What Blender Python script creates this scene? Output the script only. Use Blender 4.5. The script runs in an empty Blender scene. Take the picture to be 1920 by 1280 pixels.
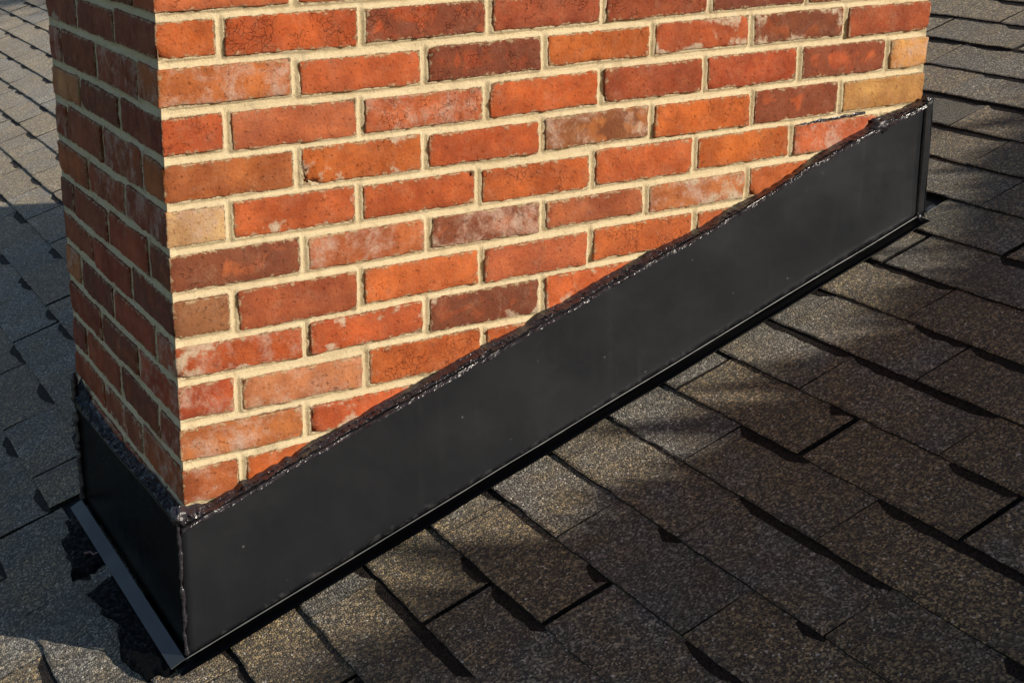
import bpy, math, random
import numpy as np
from mathutils import Matrix, Vector, noise

random.seed(7)
rng = np.random.default_rng(7)
scene = bpy.context.scene
COL = scene.collection

# ------------------------------------------------------------------ camera
cam_data = bpy.data.cameras.new("camera")
cam = bpy.data.objects.new("camera", cam_data)
COL.objects.link(cam)
CAM = Vector((-0.5466247, -1.7655399, 0.2128968))
rv = Vector((1.7895637950965515, -0.44487180628783496, 0.3164102426255231))
Rcv = Matrix.Rotation(rv.length, 3, rv.normalized())      # world -> (right, down, forward)
row = [Vector(Rcv[i]) for i in range(3)]
m = Matrix((row[0], -row[1], -row[2])).transposed().to_4x4()
m.translation = CAM
cam.matrix_world = m
cam_data.sensor_width = 36
cam_data.lens = 2617.295 / 1920 * 36
cam_data.shift_x = (960 - 741.925) / 1920
cam_data.shift_y = (385.206 - 640) / 1920
cam_data.clip_start = 0.02
cam_data.clip_end = 3000
scene.camera = cam

# ------------------------------------------------------------------ light
SUN_EL = math.radians(26)
SUN_AZ = math.atan2(0.53, -0.85)           # direction TOWARDS the sun, clockwise from +Y
world = bpy.data.worlds.new("World")
scene.world = world
world.use_nodes = True
wn = world.node_tree
sky = wn.nodes.new("ShaderNodeTexSky")
sky.sky_type = 'NISHITA'
sky.sun_disc = False
sky.sun_elevation = SUN_EL
sky.sun_rotation = SUN_AZ
bg = wn.nodes['Background']
bg.inputs['Strength'].default_value = 0.118
wn.links.new(sky.outputs[0], bg.inputs['Color'])
sd = bpy.data.lights.new("sun", 'SUN')
sd.energy = 4.8
sd.angle = math.radians(0.53)
sd.color = (1.0, 0.90, 0.76)
sun = bpy.data.objects.new("sun", sd)
COL.objects.link(sun)
SUN = Vector((math.sin(SUN_AZ) * math.cos(SUN_EL), math.cos(SUN_AZ) * math.cos(SUN_EL), math.sin(SUN_EL)))
sun.rotation_euler = SUN.to_track_quat('Z', 'Y').to_euler()
sun.location = (5, -8, 6)
vs = scene.view_settings
vs.view_transform = 'Standard'
vs.look = 'None'
vs.exposure = 0.0
vs.gamma = 1
vs.use_curve_mapping = False
scene.render.engine = 'CYCLES'

# ------------------------------------------------------------------ helpers
def link(name, me, parent=None, loc=(0, 0, 0)):
    o = bpy.data.objects.new(name, me)
    COL.objects.link(o)
    o.location = loc
    if parent:
        o.parent = parent
    return o

def mesh_np(name, V, F, mats, smooth=True, mi=None, attrs=None):
    me = bpy.data.meshes.new(name)
    V = np.asarray(V, float)
    me.from_pydata([tuple(v) for v in V], [], [tuple(int(i) for i in f) for f in F])
    for mt in mats:
        me.materials.append(mt)
    me.polygons.foreach_set('use_smooth', [smooth] * len(me.polygons))
    if mi is not None:
        me.polygons.foreach_set('material_index', [int(a) for a in mi])
    if attrs:
        for k, a in attrs.items():
            at = me.attributes.new(k, 'FLOAT', 'POINT')
            at.data.foreach_set('value', np.asarray(a, np.float32))
    me.update()
    return me

def thing(name, label, cat, loc=(0, 0, 0), group=None):
    o = bpy.data.objects.new(name, None)
    COL.objects.link(o)
    o.location = loc
    o.empty_display_size = 0.1
    o['label'] = label
    o['category'] = cat
    if group:
        o['group'] = group
    return o

class N:
    """small node-graph helper"""
    def __init__(s, name):
        s.mat = bpy.data.materials.new(name)
        s.mat.use_nodes = True
        s.t = s.mat.node_tree
        s.b = s.t.nodes['Principled BSDF']
    def n(s, typ, **kw):
        nd = s.t.nodes.new(typ)
        for k, v in kw.items():
            setattr(nd, k, v)
        return nd
    def set(s, sock, v):
        if hasattr(v, 'is_output') or isinstance(v, bpy.types.NodeSocket):
            s.t.links.new(v, sock)
        elif v is not None:
            sock.default_value = v
    def math(s, op, a, b=None, clamp=False):
        nd = s.n('ShaderNodeMath', operation=op, use_clamp=clamp)
        s.set(nd.inputs[0], a)
        if b is not None:
            s.set(nd.inputs[1], b)
        return nd.outputs[0]
    def mix(s, f, a, b, blend='MIX'):
        nd = s.n('ShaderNodeMix', data_type='RGBA', blend_type=blend)
        s.set(nd.inputs[0], f)
        s.set(nd.inputs[6], a)
        s.set(nd.inputs[7], b)
        return nd.outputs[2]
    def noise(s, vec, scale, detail=4, rough=0.55, dist=0.0):
        nd = s.n('ShaderNodeTexNoise')
        s.set(nd.inputs['Vector'], vec)
        nd.inputs['Scale'].default_value = scale
        nd.inputs['Detail'].default_value = detail
        nd.inputs['Roughness'].default_value = rough
        nd.inputs['Distortion'].default_value = dist
        return nd.outputs['Fac']
    def vor(s, vec, scale, feature='F1', rnd=1.0):
        nd = s.n('ShaderNodeTexVoronoi', feature=feature)
        s.set(nd.inputs['Vector'], vec)
        nd.inputs['Scale'].default_value = scale
        nd.inputs['Randomness'].default_value = rnd
        return nd
    def ramp(s, f, lo, hi, a=0.0, b=1.0):
        nd = s.n('ShaderNodeMapRange', clamp=True, interpolation_type='SMOOTHSTEP')
        s.set(nd.inputs[0], f)
        nd.inputs[1].default_value = lo
        nd.inputs[2].default_value = hi
        nd.inputs[3].default_value = a
        nd.inputs[4].default_value = b
        return nd.outputs[0]
    def attr(s, name, typ='GEOMETRY', out='Fac'):
        nd = s.n('ShaderNodeAttribute', attribute_name=name, attribute_type=typ)
        return nd.outputs[out]
    def bump(s, h, strength, dist, prev=None):
        nd = s.n('ShaderNodeBump')
        nd.inputs['Strength'].default_value = strength
        nd.inputs['Distance'].default_value = dist
        s.set(nd.inputs['Height'], h)
        if prev is not None:
            s.set(nd.inputs['Normal'], prev)
        return nd.outputs[0]
    def vadd(s, a, b):
        nd = s.n('ShaderNodeVectorMath', operation='ADD')
        s.set(nd.inputs[0], a)
        s.set(nd.inputs[1], b)
        return nd.outputs[0]
    def vscale(s, a, k):
        nd = s.n('ShaderNodeVectorMath', operation='SCALE')
        s.set(nd.inputs[0], a)
        s.set(nd.inputs['Scale'], k)
        return nd.outputs[0]

def rgb(r, g, b):
    return (r, g, b, 1.0)

# ------------------------------------------------------------------ materials
def mat_brick():
    s = N('brick_clay')
    tc = s.n('ShaderNodeTexCoord').outputs['Object']
    rnd = s.n('ShaderNodeObjectInfo').outputs['Random']
    off = s.n('ShaderNodeCombineXYZ')
    s.set(off.inputs[0], s.math('MULTIPLY', rnd, 37.0))
    s.set(off.inputs[1], s.math('MULTIPLY', rnd, 91.0))
    s.set(off.inputs[2], s.math('MULTIPLY', rnd, 13.0))
    p = s.vadd(tc, off.outputs[0])
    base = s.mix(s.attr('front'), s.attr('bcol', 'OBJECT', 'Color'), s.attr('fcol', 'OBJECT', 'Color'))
    dark = s.attr('dark', 'OBJECT')
    pale = s.attr('pale', 'OBJECT')
    rim = s.attr('rim')                     # metres from the nearest arris
    n1 = s.noise(p, 14, 5, 0.6)
    n2 = s.noise(p, 60, 5, 0.65)
    n3 = s.noise(p, 260, 3, 0.6)
    c = s.mix(s.ramp(n1, 0.35, 0.68), s.mix(1.0, base, rgb(0.70, 0.60, 0.58), 'MULTIPLY'), s.mix(1.0, base, rgb(1.16, 1.15, 1.12), 'MULTIPLY'))
    c = s.mix(s.ramp(n2, 0.45, 0.75, 0, 0.22), c, rgb(0.56, 0.21, 0.075))
    c = s.mix(s.ramp(n3, 0.5, 0.75, 0, 0.35), c, s.mix(1.0, c, rgb(0.50, 0.38, 0.36), 'MULTIPLY'))
    # burnt, dark patches
    dm = s.math('MULTIPLY', s.ramp(s.noise(p, 22, 4, 0.6, 0.6), 0.62, 0.42), dark)
    dm2 = s.math('MULTIPLY', s.ramp(rim, 0.022, 0.0), s.math('MULTIPLY', dark, s.ramp(n1, 0.35, 0.6)))
    c = s.mix(s.math('MINIMUM', s.math('ADD', dm, dm2), 0.68), c, rgb(0.125, 0.042, 0.024))
    # pale bloom
    pm = s.math('MULTIPLY', s.ramp(s.noise(p, 24, 6, 0.75, 0.3), 0.44, 0.72), pale)
    c = s.mix(pm, c, s.mix(n2, rgb(0.50, 0.33, 0.22), rgb(0.62, 0.44, 0.38)))
    mp = s.n('ShaderNodeMapping')
    mp.inputs['Scale'].default_value = (1.0, 1.0, 6.0)
    s.set(mp.inputs['Vector'], p)
    dr = s.noise(mp.outputs[0], 36, 5, 0.7)
    c = s.mix(s.ramp(dr, 0.52, 0.75, 0, 0.32), c, rgb(0.22, 0.06, 0.03))
    dust = s.math('MULTIPLY', s.ramp(s.noise(p, 32, 6, 0.75), 0.48, 0.80, 0, 0.34), s.ramp(n3, 0.3, 0.65))
    c = s.mix(dust, c, rgb(0.56, 0.36, 0.24))
    # cracks
    vd = s.vadd(p, s.vscale(s.n('ShaderNodeTexNoise').outputs['Color'], 0.0))
    nz = s.n('ShaderNodeTexNoise')
    s.set(nz.inputs['Vector'], p)
    nz.inputs['Scale'].default_value = 50
    vd = s.vadd(p, s.vscale(nz.outputs['Color'], 0.042))
    cr = s.vor(vd, 78, 'DISTANCE_TO_EDGE').outputs['Distance']
    crm = s.math('MULTIPLY', s.ramp(cr, 0.055, 0.0), s.math('MULTIPLY', s.ramp(s.noise(p, 26, 3), 0.50, 0.60), s.attr('crack', 'OBJECT')))
    c = s.mix(s.math('MULTIPLY', crm, 0.42), c, rgb(0.05, 0.015, 0.01))
    pit = s.ramp(s.noise(p, 420, 2, 0.6), 0.66, 0.74)
    c = s.mix(s.math('MULTIPLY', pit, 0.5), c, rgb(0.10, 0.03, 0.02))
    # mortar smeared over the arrises
    rr = s.math('ADD', rim, s.ramp(s.noise(p, 95, 5, 0.7), 0.35, 0.75, 0.0045, -0.0050))
    sm = s.ramp(rr, 0.0036, 0.0008)
    c = s.mix(s.math('MULTIPLY', sm, 0.62), c, rgb(0.50, 0.37, 0.22))
    sm3 = s.math('MULTIPLY', s.ramp(s.math('ADD', rim, s.ramp(s.noise(p, 20, 4, 0.65), 0.48, 0.68, 0.012, -0.02)), 0.010, -0.010), s.attr('smear', 'OBJECT'))
    sm3 = s.math('MULTIPLY', sm3, s.ramp(n2, 0.25, 0.6, 0.35, 0.95))
    c = s.mix(sm3, c, rgb(0.55, 0.42, 0.30))
    s.set(s.b.inputs['Base Color'], c)
    s.b.inputs['Roughness'].default_value = 0.85
    s.b.inputs['Specular IOR Level'].default_value = 0.25
    h = s.math('ADD', s.math('MULTIPLY', n2, 0.6), s.math('MULTIPLY', n3, 0.4))
    h = s.math('SUBTRACT', h, s.math('MULTIPLY', crm, 0.8))
    pit2 = s.ramp(s.noise(p, 150, 4, 0.7), 0.60, 0.72)
    h = s.math('SUBTRACT', h, s.math('ADD', s.math('MULTIPLY', pit, 0.3), s.math('MULTIPLY', pit2, 0.5)))
    h = s.math('ADD', h, s.math('MULTIPLY', sm, 0.2))
    s.set(s.b.inputs['Normal'], s.bump(h, 1.0, 0.0030))
    return s.mat

def mat_mortar():
    s = N('mortar_sand')
    p = s.n('ShaderNodeTexCoord').outputs['Object']
    n1 = s.noise(p, 9, 4, 0.6)
    n2 = s.noise(p, 130, 5, 0.7)
    n3 = s.noise(p, 700, 2, 0.5)
    c = s.mix(n1, rgb(0.62, 0.50, 0.305), rgb(0.80, 0.68, 0.465))
    c = s.mix(s.ramp(n2, 0.5, 0.75, 0, 0.45), c, rgb(0.36, 0.27, 0.16))
    c = s.mix(s.ramp(n3, 0.56, 0.75, 0, 0.5), c, rgb(0.26, 0.20, 0.12))
    c = s.mix(s.ramp(s.noise(p, 30, 4, 0.6), 0.5, 0.75, 0, 0.5), c, rgb(0.46, 0.34, 0.20))
    c = s.mix(s.ramp(s.noise(p, 6, 5, 0.7), 0.58, 0.72, 0, 0.45), c, rgb(0.72, 0.66, 0.54))
    c = s.mix(s.ramp(s.noise(s.vadd(p, (3.1, 1.7, 0.4)), 11, 5, 0.7), 0.6, 0.74, 0, 0.5), c, rgb(0.30, 0.25, 0.17))
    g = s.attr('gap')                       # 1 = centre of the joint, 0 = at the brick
    c = s.mix(s.ramp(s.math('ADD', g, s.ramp(n2, 0.35, 0.7, -0.22, 0.22)), 0.10, -0.06, 0, 0.8), c, rgb(0.20, 0.12, 0.065))  # mortar darkened beside each brick, crevice shade put into its colour
    s.set(s.b.inputs['Base Color'], c)
    s.b.inputs['Roughness'].default_value = 0.95
    s.b.inputs['Specular IOR Level'].default_value = 0.2
    h = s.math('ADD', s.math('MULTIPLY', n2, 0.6), s.math('MULTIPLY', n3, 0.5))
    s.set(s.b.inputs['Normal'], s.bump(h, 1.0, 0.0032))
    return s.mat

def shingle_nodes(name, dark=False):
    s = N(name)
    p = s.n('ShaderNodeTexCoord').outputs['Object']
    wp = s.n('ShaderNodeNewGeometry').outputs['Position']
    tone = s.attr('tone', 'OBJECT') if False else s.attr('tone')
    v = s.vor(wp, 340)
    cellc = v.outputs['Color']
    sep = s.n('ShaderNodeSeparateColor')
    s.set(sep.inputs[0], cellc)
    big = s.noise(wp, 5.5, 3, 0.6)
    med = s.noise(wp, 17, 4, 0.6)
    warm = s.ramp(s.math('ADD', s.math('MULTIPLY', s.math('ADD', big, med), 0.5), tone), 0.31, 0.56)
    gf = s.math('POWER', sep.outputs[0], 2.1)
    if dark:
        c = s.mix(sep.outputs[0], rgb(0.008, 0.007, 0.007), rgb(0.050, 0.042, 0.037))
    else:
        grey = s.mix(gf, rgb(0.020, 0.020, 0.021), rgb(0.620, 0.590, 0.520))
        brn = s.mix(gf, rgb(0.022, 0.014, 0.009), rgb(0.720, 0.530, 0.260))
        c = s.mix(warm, grey, brn)
        pur = s.math('MULTIPLY', s.ramp(s.noise(wp, 9, 3, 0.6), 0.55, 0.68), s.ramp(sep.outputs[1], 0.45, 0.55, 0, 0.55))
        c = s.mix(pur, c, rgb(0.085, 0.045, 0.050))
        c = s.mix(s.ramp(sep.outputs[2], 0.972, 0.985, 0, 0.95), c, rgb(0.85, 0.80, 0.72))
        c = s.mix(s.ramp(sep.outputs[1], 0.24, 0.12, 0, 0.75), c, rgb(0.014, 0.013, 0.013))
        bald = s.ramp(s.noise(wp, 26, 6, 0.8), 0.56, 0.74, 0, 0.6)
        c = s.mix(s.math('MULTIPLY', bald, s.ramp(sep.outputs[1], 0.2, 0.7)), c, rgb(0.035, 0.032, 0.030))
        lich = s.ramp(s.noise(s.vadd(wp, (7, 3, 1)), 13, 6, 0.8), 0.60, 0.76, 0, 0.55)
        c = s.mix(s.math('MULTIPLY', lich, s.ramp(sep.outputs[0], 0.3, 0.6)), c, rgb(0.30, 0.29, 0.20))
        g2 = s.noise(wp, 120, 3, 0.7)
        c = s.mix(s.ramp(g2, 0.36, 0.66, 0.45, 0.0), c, rgb(0.022, 0.019, 0.017))
        tt = s.n('ShaderNodeMix', data_type='RGBA', blend_type='MULTIPLY')
        lum = s.attr('lum')
        cc = s.n('ShaderNodeCombineColor')
        for i in range(3):
            s.set(cc.inputs[i], lum)
        c = s.mix(1.0, c, cc.outputs[0], 'MULTIPLY')
    s.set(s.b.inputs['Base Color'], c)
    s.b.inputs['Roughness'].default_value = 0.78
    s.b.inputs['Diffuse Roughness'].default_value = 1.0
    if not dark:
        s.b.inputs['Sheen Weight'].default_value = 0.36
        s.b.inputs['Sheen Roughness'].default_value = 0.5
        s.b.inputs['Sheen Tint'].default_value = rgb(0.9, 0.86, 0.78)
    s.b.inputs['Specular IOR Level'].default_value = 0.5 if not dark else 0.2
    h = s.math('ADD', s.math('MULTIPLY', v.outputs['Distance'], -0.8), s.math('MULTIPLY', s.noise(wp, 900, 2), 0.35))
    h = s.math('ADD', h, s.math('MULTIPLY', med, 0.9))
    s.set(s.b.inputs['Normal'], s.bump(h, 0.9, 0.0026))
    return s.mat

def mat_metal(name, col, rough, spec=0.5, marks=True):
    s = N(name)
    p = s.n('ShaderNodeTexCoord').outputs['Object']
    n1 = s.noise(p, 4, 4, 0.6)
    n2 = s.noise(p, 90, 4, 0.7)
    c = s.mix(n1, rgb(col[0] * .82, col[1] * .82, col[2] * .86), rgb(col[0] * 1.2, col[1] * 1.2, col[2] * 1.15))
    if marks:
        v = s.vor(p, 38)
        sp = s.ramp(v.outputs['Distance'], 0.10, 0.03)
        spk = s.math('MULTIPLY', sp, s.ramp(s.noise(p, 12, 2), 0.53, 0.60))
        c = s.mix(s.math('MULTIPLY', spk, 0.6), c, rgb(0.16, 0.155, 0.15))
        mp = s.n('ShaderNodeMapping')
        mp.inputs['Scale'].default_value = (34, 34, 1.6)
        mp.inputs['Rotation'].default_value = (0, 0, 0)
        s.set(mp.inputs['Vector'], p)
        scr = s.math('MULTIPLY', s.ramp(s.noise(mp.outputs[0], 1.6, 5, 0.7), 0.50, 0.74), s.ramp(s.noise(p, 5, 3), 0.42, 0.62))
        c = s.mix(s.math('MULTIPLY', scr, 0.32), c, rgb(0.032, 0.033, 0.035))
        edge = s.ramp(s.math('ADD', s.attr('edge'), s.ramp(s.noise(p, 55, 5, 0.75), 0.3, 0.7, 0.014, -0.012)), 0.006, 0.0)
        c = s.mix(s.math('MULTIPLY', edge, 0.22), c, rgb(0.13, 0.135, 0.14))
    s.set(s.b.inputs['Base Color'], c)
    s.set(s.b.inputs['Roughness'], s.ramp(s.noise(p, 7, 5, 0.65), 0.3, 0.7, rough * .9, rough * 1.15))
    s.b.inputs['Specular IOR Level'].default_value = spec
    s.set(s.b.inputs['Normal'], s.bump(s.math('ADD', n1, s.math('MULTIPLY', n2, 0.03)), 0.5, 0.006))
    return s.mat

def mat_tar(name='roof_sealant', col=(0.034, 0.030, 0.038), rough=0.17, spec=0.75):
    s = N(name)
    p = s.n('ShaderNodeTexCoord').outputs['Object']
    n1 = s.noise(p, 130, 4, 0.65)
    s.b.inputs['Base Color'].default_value = rgb(*col)
    s.set(s.b.inputs['Roughness'], s.ramp(n1, 0.3, 0.7, rough * .7, rough * 1.9))
    s.b.inputs['Specular IOR Level'].default_value = spec
    s.set(s.b.inputs['Normal'], s.bump(n1, 0.6, 0.003))
    return s.mat

def mat_plain(name, col, rough=0.8):
    s = N(name)
    p = s.n('ShaderNodeTexCoord').outputs['Object']
    n1 = s.noise(p, 3, 5, 0.6)
    c = s.mix(n1, rgb(*[x * .6 for x in col]), rgb(*[x * 1.3 for x in col]))
    s.set(s.b.inputs['Base Color'], c)
    s.b.inputs['Roughness'].default_value = rough
    return s.mat

M_BRICK = mat_brick()
M_MORTAR = mat_mortar()
M_SH = shingle_nodes('shingle_granules')
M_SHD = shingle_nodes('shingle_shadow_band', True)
M_FELT = mat_plain('asphalt_felt', (0.006, 0.006, 0.006), 0.9)
M_METAL = mat_metal('charcoal_metal', (0.0100, 0.0116, 0.0155), 0.44, 0.5)
M_METAL2 = mat_metal('glossy_black_metal', (0.0010, 0.0013, 0.0022), 0.28, 0.05, False)
M_STRIP = mat_metal('slate_grey_metal', (0.042, 0.047, 0.055), 0.5, 0.5, False)
M_EDGE = mat_metal('pale_metal_line', (0.12, 0.125, 0.13), 0.4, 0.6, False)
M_TAR = mat_tar()
M_TARS = mat_tar('shaded_sealant', (0.007, 0.006, 0.010), 0.32, 0.4)  # darker copy of the sealant, left-face shade put into its colour
M_TARM = mat_tar('dried_tar', (0.0030, 0.0033, 0.0042), 0.65, 0.12)

# ------------------------------------------------------------------ setting
MS, Z0, X0, EX = 0.33016418, -0.95563569, 0.04601186, 0.11135047
SL = math.sqrt(1 + MS * MS)
NRM = np.array([-MS, 0, 1.0]) / SL
def roofz(x):
    return Z0 + MS * x
def onroof(x, y, h=0.0):
    """point at plan position x,y lifted h along the roof normal"""
    return np.array([x + NRM[0] * h, y, roofz(x) + NRM[2] * h])

ground = link('ground', mesh_np('ground', [(-1500, -1500, -6), (1500, -1500, -6), (1500, 1500, -6), (-1500, 1500, -6)], [(0, 1, 2, 3)], [mat_plain('lawn', (0.06, 0.085, 0.03))]))
ground['kind'] = 'structure'

RX0, RX1, RY0, RY1 = X0 - 24 * EX, X0 + 44 * EX, -2.4, 9.5
def slab(name, x0, x1, y0, y1, h0, h1, mat):
    V = []
    for h in (h0, h1):
        for x, y in ((x0, y0), (x1, y0), (x1, y1), (x0, y1)):
            V.append(onroof(x, y, h))
    F = [(3, 2, 1, 0), (4, 5, 6, 7), (0, 1, 5, 4), (1, 2, 6, 5), (2, 3, 7, 6), (3, 0, 4, 7)]
    return mesh_np(name, V, F, [mat], False)
roof = link('roof', slab('roof', RX0, RX1, RY0, RY1, -0.03, -0.004, M_FELT))
roof['kind'] = 'structure'

CW, CD = 7 * 0.2032 - 0.012, 3 * 0.2032 - 0.012

# shingles ----------------------------------------------------------------
def odd_even(k):
    """phase of the tab joints, measured along the eave, per course"""
    return 0.054 if k % 2 == 0 else -0.0765
def jointlist(k):
    # measured spacing is a little closer up the roof than near the lower corner
    out = []
    for i in range(-12, 40):
        if k % 2 == 0:
            y = 0.054 + 0.2705 * i if i >= 0 else 0.054 + 0.2805 * i
        else:
            y = -0.0765 + 0.2690 * i + (0.005 if i > 0 else 0) if i >= 0 else -0.0765 + 0.2850 * i
        r = random.Random(k * 131 + i)
        out.append(y + r.uniform(-.006, .006))
    return [y for y in out if RY0 < y < RY1]

def tab_mesh(x0, x1, y0, y1, t0, t1, band, seed, local=True):
    """one shingle tab: top surface with a granule band at its upper end, butt edge and sides"""
    r = random.Random(seed)
    ny = max(3, int((y1 - y0) / 0.02)) if local else 4
    fx = [0, 0.03, 0.45, 0.86, 1.0, 1.16] if local else [0, 0.86, 1.0, 1.16]
    base = np.array(onroof((x0 + x1) / 2, (y0 + y1) / 2, 0))
    V, F, MI = [], [], []
    ys = [y0 + (y1 - y0) * j / ny for j in range(ny + 1)]
    # snap band limits on rows
    if band:
        a = min(range(ny + 1), key=lambda j: abs(ys[j] - band[0])); b = min(range(ny + 1), key=lambda j: abs(ys[j] - band[1]))
        if a == b:
            band = None
        else:
            ys[a], ys[b] = band[0], band[1]
            if a > 0 and ys[a] <= ys[a - 1]: ys[a] = ys[a - 1] + .002
    bw = r.uniform(0.84, 0.89)
    for i, f in enumerate(fx):
        for j, y in enumerate(ys):
            ff = f
            if f == 0.86:
                ff = bw + r.uniform(-.028, .022)
                if band and (abs(y - band[0]) < .012 or abs(y - band[1]) < .012): ff = .96
            x = x0 + (x1 - x0) * ff
            h = t0 + (t1 - t0) * min(ff, 1.0)
            if i == 0:
                x += 0.0016 * noise.noise(Vector((y * 38, x0 * 9, 0.3))) + 0.0009 * r.uniform(-1, 1)
                h -= 0.0012
            yy = y
            if j == 0 or j == ny:
                yy += 0.0011 * noise.noise(Vector((x * 50, y * 7, 4.4)))
            h += 0.0010 * noise.noise(Vector((x * 11, y * 11, 1.7)))
            h += 0.0011 * math.sin(seed % 7 + 3 * f) * ((j / ny) - .5)
            V.append(onroof(x, yy, h) - base)
    nx = len(fx)
    idx = lambda i, j: i * (ny + 1) + j
    bandrow = fx.index(0.86)
    for i in range(nx - 1):
        for j in range(ny):
            F.append((idx(i, j), idx(i + 1, j), idx(i + 1, j + 1), idx(i, j + 1)))
            yc = (ys[j] + ys[j + 1]) / 2
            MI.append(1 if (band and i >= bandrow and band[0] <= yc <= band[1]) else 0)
    nt = len(V)
    # skirts
    def skirt(ids):
        s0 = len(V)
        for q in ids:
            V.append(np.array(V[q]) - NRM * 0.009)
        for a_ in range(len(ids) - 1):
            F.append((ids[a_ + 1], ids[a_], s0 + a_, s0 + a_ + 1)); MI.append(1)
    skirt([idx(0, j) for j in range(ny, -1, -1)][::-1])
    skirt([idx(i, 0) for i in range(nx - 1, -1, -1)])
    skirt([idx(i, ny) for i in range(nx)])
    F = [f[::-1] for f in F]
    return V, F, MI, base

camM = np.array(Rcv)
def pix(P):
    q = camM @ (np.array(P) - np.array(CAM))
    return 741.9 + 2617.3 * q[0] / q[2], 385.2 + 2617.3 * q[1] / q[2], q[2]
def in_frame(P, mg=60):
    x, y, z = pix(P)
    return z > 0 and -mg < x < 1920 + mg and -mg < y < 1280 + mg
def behind_chimney(P):
    """sight line from the camera to P crosses the chimney box"""
    o = np.array(CAM); d = np.array(P) - o
    tmin, tmax = 0, 1
    for ax, lo, hi in ((0, .02, CW - .02), (1, .0, CD), (2, -1.5, 2)):
        if abs(d[ax]) < 1e-9: continue
        a, b = (lo - o[ax]) / d[ax], (hi - o[ax]) / d[ax]
        if a > b: a, b = b, a
        tmin, tmax = max(tmin, a), min(tmax, b)
    return tmin < tmax

tabs = []
for k in range(-24, 44):
    js = [RY0] + jointlist(k) + [RY1]
    for a, b in zip(js[:-1], js[1:]):
        if b - a < .02: continue
        xa, xb = X0 + k * EX, X0 + (k + 1) * EX
        # clear the chimney footprint
        if xb > 0.0 and xa < CW and b > -0.01 and a < CD + .01:
            if a < -0.01: b = min(b, -0.004)
            elif b > CD + .01: a = max(a, CD + .004)
            elif xa < 0: xb_clip = True
            else: continue
        tabs.append((k, a, b, xa, xb))
def vis(t):
    k, a, b, xa, xb = t
    pts = [onroof(xa + (xb - xa) * u, a + (b - a) * v) for u in (.05, .5, .95) for v in (.03, .25, .5, .75, .97)]
    return any(in_frame(P, 15) and not behind_chimney(P) for P in pts)
vis_t = [t for t in tabs if vis(t)]
hid_t = [t for t in tabs if not vis(t)]
def tabparams(k, a, b):
    r = random.Random(k * 977 + int((a + 50) * 1000))
    t0 = 0.0046 + r.choice([0, 0, 0.0010, 0.0018])
    # printed shadow band along the upper end, over one half of the tab
    band = None
    if a > 0.3 or r.random() < .8:
        c = (a + b) / 2
        band = (a + r.uniform(0, .012), a + (b - a) * r.uniform(.38, .5)) if r.random() < .75 else (c + r.uniform(-.01, .01), b - r.uniform(0, .02))
        if k < 25 and a < 0.3:
            e = r.random()
            if e < .38: band = (a + .001, b - .001)
            elif e < .6: band = (band[0], band[0] + .05)
    tone = r.uniform(-.12, .12)
    lum = r.uniform(.86, 1.14)
    return t0, band, tone, lum
print('visible tabs', len(vis_t), 'others', len(hid_t))
for (k, a, b, xa, xb) in vis_t[:300]:
    t0, band, tone, lum = tabparams(k, a, b)
    if band and band[1] - band[0] < .02: band = None
    if k == 15 and .10 < a < .3: lum *= .30          # sealant-stained tab by the upper corner
    V, F, MI, base = tab_mesh(xa, xb, a + .0007, b - .0007, t0, 0.0008, band, k * 100 + int(a * 50))
    # colour seam part way along a tab, as on the far tabs
    ysv = np.array([v[1] for v in V])
    r = random.Random(int(k * 31 + a * 77))
    cut = r.uniform(-.3, .3) * (b - a); d2 = r.uniform(-.16, .16)
    lums = lum * np.where(ysv > cut, 1 + d2, 1 - d2)
    me = mesh_np('shingle', V, F, [M_SH, M_SHD], False, MI, {'tone': [tone] * len(V), 'lum': lums})
    link('shingle', me, roof, base)
V2, F2, MI2, T2, L2 = [], [], [], [], []
for (k, a, b, xa, xb) in hid_t + vis_t[300:]:
    t0, band, tone, lum = tabparams(k, a, b)
    V, F, MI, base = tab_mesh(xa, xb, a + .0007, b - .0007, t0, 0.0008, None, k * 100 + int(a * 50), False)
    o = len(V2)
    V2 += [v + base for v in V]; F2 += [tuple(i + o for i in f) for f in F]; MI2 += MI
    T2 += [tone] * len(V); L2 += [lum] * len(V)
so = link('shingles', mesh_np('shingles', V2, F2, [M_SH, M_SHD], False, MI2, {'tone': T2, 'lum': L2}), roof)
so['kind'] = 'stuff'

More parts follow.
